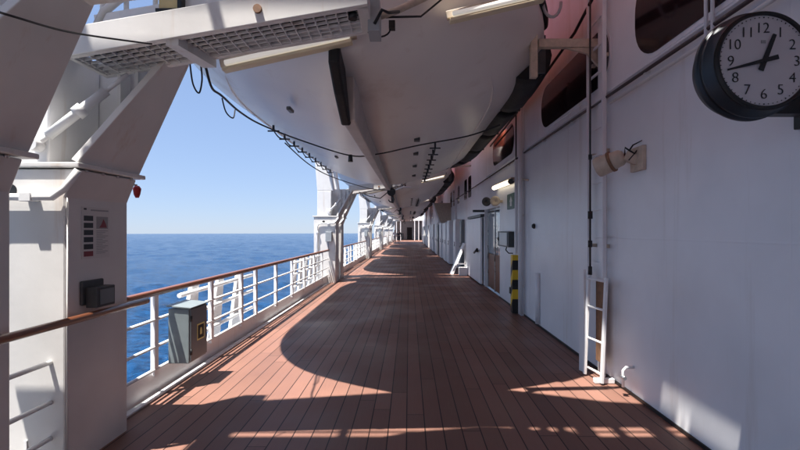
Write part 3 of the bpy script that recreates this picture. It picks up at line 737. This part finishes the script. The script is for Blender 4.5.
# ------------------------------------------------------------------ railing
XR = -2.62
def railing(y0, y1, posts, label):
    t = thing('railing', (XR, y0, 0), label, 'railing', 'railing sections between the davits')
    obj('handrail', G().obox(((XR), (y0+y1)/2, 1.065), (.075, y1-y0, .045)), 'wood', t, bevel=.018)
    obj('cap_strip', G().box(XR-.025, XR+.025, y0, y1, 1.03, 1.042), 'white2', t)
    for z in (.265, .50, .78): obj('rail', G().tube([(XR, y0, z), (XR, y1, z)], .017, 8), 'white2', t)
    for y in posts:
        obj('post', G().box(XR-.01, XR+.012, y-.035, y+.035, .2, 1.03).box(XR-.05, XR-.011, y-.008, y+.008, .2, 1.03), 'white2', t, bevel=.003)
    obj('kerb_plate', G().box(XR-.06, XR-.04, y0-.8, y1+.8, -.1, .235), 'white2', t)
    return t
r0 = railing(3.86, D+Y1a-.02, [4.55, 5.85, 6.9, 7.55, 8.7, 9.9, 11.05, 12.2, 13.3], 'white railing with brown handrail, nearest section, with the grey cabinet')
for k in range(1, NB): copy_tree(r0, (0, D*k, 0), f'{ORD[k]} section of white railing counted from the camera')
o = railing(5*D+3.86, 5*D+3.86+20, [5*D+3.9+1.2*i for i in range(17)], 'farthest section of white railing at the end of the deck')
# gutter strip at the deck edge
# short rails between the two near columns
for k in range(0, 3):
    t = thing('railing', (-2.5, Y1b+D*k, 0), f'short white rails between the two columns of the {ORD[k]} davit pair', 'railing', 'short rails between davit columns')
    for z in (.25, .5, .78): obj('rail', G().tube([(-2.5, Y1b+D*k+.002, z), (-2.5, Y2a+D*k-.002, z)], .017, 8), 'white2', t)
# inner handrail across the near columns
t = thing('inner_handrail', (-2.33, 2, 1.08), 'brown wooden handrail fixed across the two nearest davit columns', 'handrail')
obj('handrail', G().tube([(-2.30, .6, 1.085), (-2.30, 3.86, 1.085)], [.027, .027], 14), 'wood', t)
g = G()
for y in (2.0, 3.2, 3.7): g.bar((-2.4, y, 1.04), (-2.31, y, 1.06), .03, .012)
obj('bracket', g, 'steel', t)
# outboard cradles: slanted white plates and bars
def cradle(ys, yA, yB, label):
    t = thing('outboard_cradle', (-3.0, yA, 0), label, 'support frame', 'white frames outside the railing')
    for y in ys:
        obj('strut', G().prism([(y-.26, -.2), (y+.14, -.2), (y+.34, 1.0), (y+.14, 1.0)], 'x', -2.90, -2.85), 'white2', t, bevel=.005)
    for z in (.32, .62, .9): obj('bar', G().tube([(-2.82, yA, z), (-2.82, yB, z)], .03, 8), 'white2', t)
    return t
c1 = cradle([5.65, 6.45, 7.2], 5.4, 7.9, 'white slanted struts outside the nearest railing just past the grey cabinet')
c2 = cradle([10.9, 11.5, 12.1, 12.7, 13.3], 10.6, 14.1, 'dense white slanted struts outside the nearest railing before the second davit')
for k in range(1, NB):
    copy_tree(c1, (0, D*k, 0), f'white slanted struts outside railing section {k+1}, nearer group'); copy_tree(c2, (0, D*k, 0), f'white slanted struts outside railing section {k+1}, farther group')
# boxes on far towers
for k in range(1, 4):
    p = Vector((-2.62, Y1a+D*k-.06, 1.5))
    t = thing('junction_box', p, f'small grey junction box on the white column of the {ORD[k]} davit pair', 'junction box', 'junction boxes on the davit columns')
    obj('box', G().box(p.x-.08, p.x+.12, p.y-.08, p.y+.058, p.z-.16, p.z+.16), 'greylid', t, bevel=.01)
    obj('conduit', G().tube([(p.x, p.y, p.z-.16), (p.x, p.y, p.z-.5)], .012), 'greylid', t)

# ------------------------------------------------------------------ grey cabinet on the railing
ya, yb = 4.72, 5.12
t = thing('grey_cabinet', (-2.45, ya, .3), 'grey steel cabinet with a yellow sticker fixed to the railing', 'cabinet')
obj('body', G().box(-2.585, -2.36, ya, yb, .27, .86), 'cabinet', t, bevel=.008)
obj('roof_plate', G().prism([(-2.60, .885), (-2.335, .862), (-2.335, .872), (-2.60, .897)], 'y', ya-.015, yb+.015), 'cabinet', t)
dr = obj('door', G().box(-2.359, -2.345, ya+.012, yb-.012, .29, .85), 'grey', t, bevel=.004)
obj('hinge', G().tube([(-2.345, ya+.02, .36), (-2.345, ya+.02, .42)], .012).tube([(-2.345, ya+.02, .72), (-2.345, ya+.02, .78)], .012), 'black', dr)
ys = ya+.15
obj('sticker', G().box(-2.345, -2.343, ys, ys+.17, .48, .66), 'sticker', dr)
obj('sticker_panel', G().box(-2.343, -2.342, ys+.015, ys+.155, .495, .645), 'print', dr)
obj('lock_mark', G().prism([(ys+.06, .535), (ys+.11, .535), (ys+.11, .58), (ys+.10, .61), (ys+.07, .61), (ys+.06, .58)], 'x', -2.342, -2.341), 'sticker', dr)
obj('mounting_strap', G().box(XR+.02, -2.586, ya+.05, ya+.09, .3, .8).box(XR+.02, -2.586, yb-.09, yb-.05, .3, .8), 'steel', t)

# deck edge gutter pieces
one('deck_gutter', G().box(-2.62, -2.55, 3.9, 14.2, .004, .02), 'white2', (-2.55, 3.9, 0), 'pale waterway strip along the foot of the nearest railing', 'gutter')

# ------------------------------------------------------------------ lifeboats
XC, HB, L0, LEN = -.60, 2.46, 3.73, 11.37
def lifeboat():
    t = thing('lifeboat', (XC, L0+LEN/2, 3), 'nearest big white lifeboat hanging over the deck, its keel overhead', 'lifeboat', 'lifeboats hanging over the deck')
    ym = L0+LEN/2
    st = []
    n = 44
    for i in range(n+1):
        f = i/n; s_ = .5-.5*math.cos(math.pi*f)
        d = min(s_, 1-s_)*LEN
        d = max(d, .004)
        hb = HB*(max(0, 1-(max(0, 1-d/3.3))**2.5))**(1/2.2)
        zk = 2.97+(.26 if s_ < .5 else .75)*max(0, 1-d/(2.2 if s_ < .5 else 3.2))**2
        st.append((L0+s_*LEN, hb, zk, d))
    secs = []
    for y, hb, zk, d in st:
        pts = []
        zg = 4.02 + .25*max(0, 1-d/3)**2
        for j in range(15):
            u = j/14; x = hb*u
            z = zk+(zg-zk)*(u**1.75*.85+.15*u**8)
            pts.append((x, z))
        pts += [(hb*1.0, zg+.12), (hb*.995, zg+.35), (hb*.97, zg+.72)]
        secs.append([(XC-x, y, z) for x, z in pts[::-1]]+[(XC+x, y, z) for x, z in pts[1:]])
    g = G(); rows = [[g.bm.verts.new(p) for p in s_] for s_ in secs]
    for a, b in zip(rows, rows[1:]):
        for j in range(len(a)-1): g.bm.faces.new((a[j], a[j+1], b[j+1], b[j]))
    g.bm.faces.new(rows[0]); g.bm.faces.new(rows[-1])
    # deck closing
    for a, b in zip(rows, rows[1:]): g.bm.faces.new((a[0], b[0], b[-1], a[-1]))
    h = obj('hull', g, 'hull', t, smooth=True)
    # canopy
    g = G(); rows = []
    for y, hb, zk, d in st:
        hh = hb*.93; tp = 1.35*(min(1, d/1.9))**.5
        zb_ = 4.02+.25*max(0, 1-d/3)**2+.69
        rows.append([g.bm.verts.new((XC-hh*math.cos(a), y, zb_+tp*math.sin(a)**.7 if a > 0 else zb_)) for a in [math.pi*j/16 for j in range(17)]])
    for a, b in zip(rows, rows[1:]):
        for j in range(16): g.bm.faces.new((a[j], a[j+1], b[j+1], b[j]))
    g.bm.faces.new(rows[0]); g.bm.faces.new(rows[-1])
    obj('canopy', g, 'orange', t, smooth=True)
    for sgn in (-1, 1):
        for i in range(5):
            y = L0+2.4+i*1.45
            obj('window', G().box(XC+sgn*HB*.89-.03, XC+sgn*HB*.89+.05*sgn+.0, y, y+.7, 4.95, 5.25), 'window', t)
    # skeg / keel beam
    g = G(); g.hexa([(XC-.07, 4.35, 2.78), (XC+.07, 4.35, 2.78), (XC+.05, L0+LEN-2.4, 2.86), (XC-.05, L0+LEN-2.4, 2.86), (XC-.10, 4.05, 3.12), (XC+.10, 4.05, 3.12), (XC+.09, L0+LEN-1.6, 3.12), (XC-.09, L0+LEN-1.6, 3.12)])
    obj('keel', g, 'keel', t, bevel=.015)
    # black bow pad
    g = G(); P = [(3.68, 3.40), (3.66, 3.10), (3.95, 2.92), (4.38, 2.74), (4.46, 2.80), (4.1, 3.1), (3.9, 3.3)]
    g.prism(P, 'x', XC-.075, XC+.02); pd = obj('bow_pad', g, 'rubber', t, bevel=.02)
    obj('bolt', G().lathe([(.02, 0), (.02, .01)], (XC-.08, 3.9, 3.05), 'x', 8).lathe([(.02, 0), (.02, .01)], (XC-.08, 4.2, 2.9), 'x', 8), 'steel', pd)
    # outline sample for fenders and ropes
    def half(d): return HB*(max(0, 1-(max(0, 1-d/3.3))**2.5))**(1/2.2)
    def rim(y, side, off, z):
        d = min(y-L0, L0+LEN-y); return Vector((XC+side*(half(max(d, .01))+off), y, z))
    # thick black fenders on the wall side, in lengths
    ys = [L0+.75, L0+1.85, L0+2.0, L0+3.6, L0+3.8, L0+5.4, L0+5.6, L0+7.2, L0+7.4, L0+9.0, L0+9.2, L0+10.6]
    for a, b in zip(ys[::2], ys[1::2]):
        first = a < L0+1
        pts = [rim(a+(b-a)*i/8, 1, -.02 if first else -.20, 4.3 if first else 3.96) for i in range(9)]
        obj('fender', G().tube(pts, .07 if first else .30, 16), 'rubber', t)
    pts = [rim(L0+.25+.12*i, 1, .02, 4.0+.0*i) for i in range(6)]
    obj('rubbing_strip', G().tube([Vector((p.x, p.y, 4.1+.5*(1-i/5))) for i, p in enumerate(pts)], .06, 10), 'rubber', t)
    g = G()
    for a in ys[2::2]:
        p = rim(a-.08, 1, .0, 3.95); g.box(p.x-.1, p.x+.02, p.y-.02, p.y+.02, 3.72, 4.2)
    obj('fender_bracket', g, 'dkgrey', t)
    # hull seam rib lines
    for sgn in (-1, 1):
        pts = []
        for i in range(24):
            y = L0+.6+i*(LEN-1.2)/23; d = min(y-L0, L0+LEN-y); hb = half(d); zk = 2.97+.26*max(0, 1-d/2.2)**2; zg = 4.02+.25*max(0, 1-d/3)**2
            u = .72; pts.append((XC+sgn*hb*u, y, zk+(zg-zk)*(u**1.75*.85+.15*u**8)-.008))
        obj('spray_rail', G().tube(pts, [.002]*3+[.014]*(len(pts)-6)+[.002]*3, 6), 'hull', t)
        # grab line in loops
        g = G(); u = .62 if sgn < 0 else .42; L_ = []
        ya_ = 6.9 if sgn < 0 else 7.3
        def gp(y, dz):
            d = min(y-L0, L0+LEN-y); hb = half(d); zk = 2.97; zg = 4.02
            return Vector((XC+sgn*hb*u, y, zk+(zg-zk)*(u**1.75*.85+.15*u**8)-dz))
        N_ = 8; stp = .62
        for i in range(N_*6+1):
            y = ya_+stp*i/6; L_.append(gp(y, .09+.05*math.sin(math.pi*(i % 6)/6)))
        g.tube(L_, .011, 6)
        for i in range(N_+1):
            y = ya_+stp*i; g.tube([gp(y, .01), gp(y, .1)], .018, 6); g.bar(gp(y, .1)+Vector((-.09, 0, 0)), gp(y, .1)+Vector((.09, 0, 0)), .02, .02)
        obj('grab_line', g, 'rope', t)
    g = G()
    for y in (6.6, 7.8, 9.3, 10.9):
        x = .12; u = (x-XC)/HB; z = 2.97+1.05*(u**1.75*.85+.15*u**8); g.obox((x, y, z-.01), (.09, .14, .05))
    for y in (5.0, 8.2):
        x = -1.35; u = (XC-x)/HB; z = 2.97+1.05*(u**1.75*.85+.15*u**8); g.obox((x, y, z-.01), (.05, .16, .04))
    obj('drain_plug', g, 'dkgrey', t, bevel=.01)
    # hanging blocks
    g = G()
    for y in (L0+.7, L0+LEN-.7): g.tube([(XC, y, 4.8), (XC, y, 6.6)], .06)
    obj('lifting_fall', g, 'steel', t)
    return t
lb = lifeboat()
copy_tree(lb, (0, -D, 0), 'lifeboat overhead behind the camera whose end throws the near shadow')
for k in range(1, NB): copy_tree(lb, (0, D*k, 0), f'{ORD[k]} white lifeboat in the row overhead')

# ------------------------------------------------------------------ unseen overhang and sun blockers added over the deck
g = G(); g.prism([(.712, -14), (12, -14), (12, 66), (.645, 66), (.645, 2.62), (.712, 2.62)], 'z', 6.6, 7.0); one('shade_overhang', g, 'white', (6, 0, 6.6), 'unseen white overhang added above, its edge shaped to shade the right wall', 'deck overhang')  # unseen overhang, its notched edge shaped to keep sun off the wall
def blocker(y0, pts, label):
    g = G(); g.prism([(-3.35, y0), (.71, y0)]+pts, 'z', 6.4, 6.52); return one('sun_blocker', g, 'white', (-1, y0, 6.4), label, 'blocker', 'sun blockers added between the lifeboats')  # unseen plate added over the boat gaps to shade the deck
w1 = blocker(.7, [(.71, 2.22), (-3.35, 2.22)], 'walkway added unseen above and behind the nearest davits, nearer one')
t = thing('slot_blocker', (-1, 2.3, 6.4), 'added plates and pipe breaking up the sun through the nearest overhead slot', 'cover plates')  # plates and pipe added to split the light falling through the slot
obj('pipe', G().tube([(-3.3, 2.31, 6.46), (.7, 2.31, 6.46)], .02, 8), 'white', t)
for a_, b_ in ((-3.3, -3.1), (-2.2, -2.13), (-.72, -.58), (-.5, -.42), (-.35, -.28), (-.2, -.05), (.12, .2), (.42, .6)): obj('shade_plate', G().box(a_, b_, 2.225, 2.395, 6.42, 6.5), 'white', t)
w2 = blocker(2.40, [(.71, 2.90), (.3, 2.97), (-.2, 3.15), (-.9, 3.4), (-1.3, 3.36), (-1.6, 3.24), (-3.35, 2.95)], 'walkway added unseen above the grated beam, throwing the straight deck shadow')  # outline shaped to the shadow edge wanted on the deck
for k in range(1, NB+1):
    copy_tree(w1, (0, D*k, 0), f'nearer added walkway over the {ORD[k]} gap between lifeboats'); copy_tree(w2, (0, D*k, 0), f'farther added walkway over the {ORD[k]} gap between lifeboats')

# ------------------------------------------------------------------ cables
def cable(pts, r, label, Ys=None):
    # smooth through points (Catmull-Rom)
    P = [pts[0]]+pts+[pts[-1]]; out = []
    for i in range(1, len(P)-2):
        for k in range(6):
            q = k/6; a, b, c_, d = P[i-1], P[i], P[i+1], P[i+2]
            out.append(.5*((2*b)+(c_-a)*q+(2*a-5*b+4*c_-d)*q*q+(3*b-a-3*c_+d)*q**3))
    out.append(P[-2])
    return one('cable', G().tube(out, r, 8), 'cable', pts[0], label, 'cable')
cable([at(-8, 10, Y=2.0), at(15, 17, Y=2.05), at(60, 30, Y=2.4), at(100, 37, Y=2.8), at(152, 44, Y=3.06)], .006, 'thin black cable crossing the nearest davit to the grated beam')
cable([at(206, 68, Y=3.7), at(212, 88, Y=3.9), at(222, 96, Y=4.2), at(240, 112, Y=4.9), at(262, 125, Y=5.6), at(300, 140, Y=6.4), at(350, 155.5, Y=6.9), at(378, 154, Y=6.8), at(420, 145, Y=6.5), at(468, 136, Y=6.3), at(500, 125, Y=6.2)], .011, 'long black cable sagging below the nearest lifeboat hull')
cable([at(190, 64, Y=3.6), at(193, 84, Y=3.65), at(199, 93, Y=3.7), at(202, 80, Y=3.7), at(201, 66, Y=3.6)], .007, 'thin black cable loop hanging from the grated beam')
cable([at(222, 98, Y=4.2), at(226, 112, Y=4.25), at(233, 118, Y=4.3), at(235, 110, Y=4.5)], .007, 'short dark loop hanging from the long black cable')
cable([at(285, 143, Y=7), at(310, 165, Y=8.4), at(335, 178, Y=9.8), at(372, 189, Y=12), at(394, 190, Y=13)], .010, 'thin dark line running from the hull to the second davit')
p = at(350.5, 158, Y=6.9); one('cable_knot', G().tube([p+Vector((0, 0, .05)), p-Vector((0, 0, .06))], [.03, .04], 10), 'black', p, 'small black weight on the sagging cable', 'weight')

# ------------------------------------------------------------------ far end
t = thing('end_bulkhead', (0, 84, 0), 'pale bulkhead with a dark doorway closing the far end of the deck', 'bulkhead')
obj('wall', G().box(-2.6, -.4, 84, 84.3, 0, 5).box(.6, 2.3, 84, 84.3, 0, 5).box(-.4, .6, 84, 84.3, 2.3, 5), 'white2', t)
for x in (-2.2, -1.5, .9, 1.6): obj('post', G().box(x, x+.12, 75, 75.12, 0, 3.4), 'white2', t)
obj('door', G().box(-.4, .6, 84.2, 84.25, 0, 2.3), 'interior', t)
obj('deckhead', G().box(-3.2, 2.3, 76, 84, 3.4, 3.6), 'white', t)
obj('side_panel', G().box(-2.6, -2.5, 79, 84, 0, 3.4), 'white', t)
for i, (x, w, m) in enumerate(((-1.9, .9, 'grey'), (1.0, .9, 'greylid'))):
    tt = thing('deck_box', (x, 82, 0), ('grey' if i == 0 else 'pale') + ' storage box in front of the far bulkhead', 'box')
    obj('body', G().box(x, x+w, 82, 82.8, 0, 1.1), m, tt, bevel=.03); obj('lid', G().box(x-.03, x+w+.03, 81.96, 82.84, 1.102, 1.18), m, tt, bevel=.02)

# ------------------------------------------------------------------ person walking far down the deck
def person(loc, label, c1='cloth', c2='cloth2'):
    t = thing('person', loc, label, 'person'); x0, y0, z0 = loc
    def skin(name, J, E, m, parent, root=0, sub=2):
        me = bpy.data.meshes.new(name); me.from_pydata([Vector(j[0])-Vector((0, 0, 0)) for j in J], E, [])
        o = bpy.data.objects.new(name, me); COL.objects.link(o)
        sk = o.modifiers.new('s', 'SKIN'); sv = me.skin_vertices[0].data
        for i, j in enumerate(J):
            r = j[1]; sv[i].radius = r if isinstance(r, tuple) else (r, r)
            sv[i].use_root = (i == root)
        ss = o.modifiers.new('ss', 'SUBSURF'); ss.levels = sub; ss.render_levels = sub
        dg = bpy.context.evaluated_depsgraph_get(); dg.update()
        m2 = bpy.data.meshes.new_from_object(o.evaluated_get(dg)); bpy.data.objects.remove(o)
        for p_ in m2.polygons: p_.use_smooth = True
        m2.name = name; n = bpy.data.objects.new(name, m2); COL.objects.link(n); m2.materials.clear(); m2.materials.append(M[m]); n.parent = parent
        return n
    J = [((0, 0, .93), (.13, .10)), ((0, 0, 1.12), (.12, .09)), ((0, 0, 1.32), (.15, .10)), ((0, 0, 1.44), (.07, .06)), ((0, -.01, 1.52), (.055, .055)), ((0, -.015, 1.60), (.078, .092)), ((0, -.01, 1.68), (.065, .075)),
         ((-.09, 0, .88), (.085, .085)), ((-.1, -.12, .50), (.055, .055)), ((-.1, -.10, .09), (.038, .038)), ((-.1, -.24, .035), (.04, .03)),
         ((.09, 0, .88), (.085, .085)), ((.1, .06, .50), (.055, .055)), ((.1, .22, .12), (.038, .038)), ((.1, .13, .035), (.04, .03)),
         ((-.19, 0, 1.38), (.055, .055)), ((-.24, .04, 1.12), (.042, .042)), ((-.24, -.06, .88), (.03, .03)), ((-.24, -.09, .80), (.03, .02)),
         ((.19, 0, 1.38), (.055, .055)), ((.24, .0, 1.12), (.042, .042)), ((.23, -.12, .90), (.03, .03)), ((.23, -.16, .83), (.03, .02))]
    E = [(0, 1), (1, 2), (2, 3), (3, 4), (4, 5), (5, 6), (0, 7), (7, 8), (8, 9), (9, 10), (0, 11), (11, 12), (12, 13), (13, 14), (2, 15), (15, 16), (16, 17), (17, 18), (2, 19), (19, 20), (20, 21), (21, 22)]
    skin('body', J, E, 'skin', t)
    Js = [(J[i][0], tuple(v+.015 for v in J[i][1])) for i in (0, 1, 2, 3, 15, 16, 19, 20)]
    skin('jacket', Js, [(0, 1), (1, 2), (2, 3), (2, 4), (4, 5), (2, 6), (6, 7)], c1, t)
    Jt = [(J[i][0], tuple(v+.014 for v in J[i][1])) for i in (0, 7, 8, 9, 11, 12, 13)]
    skin('trousers', Jt, [(0, 1), (1, 2), (2, 3), (0, 4), (4, 5), (5, 6)], c2, t)
    g = G(); g.ball((0, .012, 1.655), .095, (.88, 1.0, .95), 14); o = obj('hair', g, 'hair', None, root=(0, 0, 0), smooth=True); o.parent = t
    return t
person((-1.35, 60, 0), 'person in dark clothes walking far down the deck')
person((-1.85, 57, 0), 'person in pale clothes far down the deck, left of the one in dark clothes', 'paper', 'printgrey')

# ------------------------------------------------------------------ camera, light, world
cam = bpy.data.cameras.new('camera'); co = bpy.data.objects.new('camera', cam); COL.objects.link(co)
co.location = (0, 0, H); co.rotation_euler = (R(90), 0, 0)
cam.sensor_width = 36; cam.lens = F/800*36; cam.shift_x = -(CX-400)/800; cam.shift_y = (CY-225)/800
cam.clip_start = .05; cam.clip_end = 20000
S.camera = co
sd = Vector((-.25, -.217, 1)).normalized()      # towards the sun
el = math.asin(sd.z); az = math.atan2(sd.x, sd.y)
sun = bpy.data.lights.new('sun', 'SUN'); sun.energy = SUN = 5.0; sun.angle = R(.55); sun.color = (1, .95, .88)
so = bpy.data.objects.new('sun', sun); COL.objects.link(so); so.rotation_euler = sd.to_track_quat('Z', 'Y').to_euler(); so.location = (-10, -10, 40)
w = bpy.data.worlds.new('World'); S.world = w; w.use_nodes = True
nt = w.node_tree; bg = nt.nodes['Background']; sky = nt.nodes.new('ShaderNodeTexSky'); sky.sky_type = 'NISHITA'; sky.sun_disc = False
sky.sun_elevation = el; sky.sun_rotation = az; sky.air_density = 1.0; sky.dust_density = 0.0; sky.ozone_density = 3.0; sky.altitude = 10
gm = nt.nodes.new('ShaderNodeGamma'); gm.inputs[1].default_value = .40; nt.links.new(sky.outputs[0], gm.inputs[0])
tn = nt.nodes.new('ShaderNodeMix'); tn.data_type = 'RGBA'; tn.blend_type = 'MULTIPLY'; tn.inputs[0].default_value = 1; tn.clamp_result = False
nt.links.new(gm.outputs[0], tn.inputs[6]); tn.inputs[7].default_value = (1.04, 1.26, 1.72, 1)
nt.links.new(tn.outputs[2], bg.inputs[0]); bg.inputs[1].default_value = .10
S.view_settings.view_transform = 'Standard'; S.view_settings.look = 'None'; S.view_settings.gamma = 1; S.view_settings.exposure = 1.4
S.render.engine = 'CYCLES'; S.cycles.max_bounces = 10; S.cycles.diffuse_bounces = 6
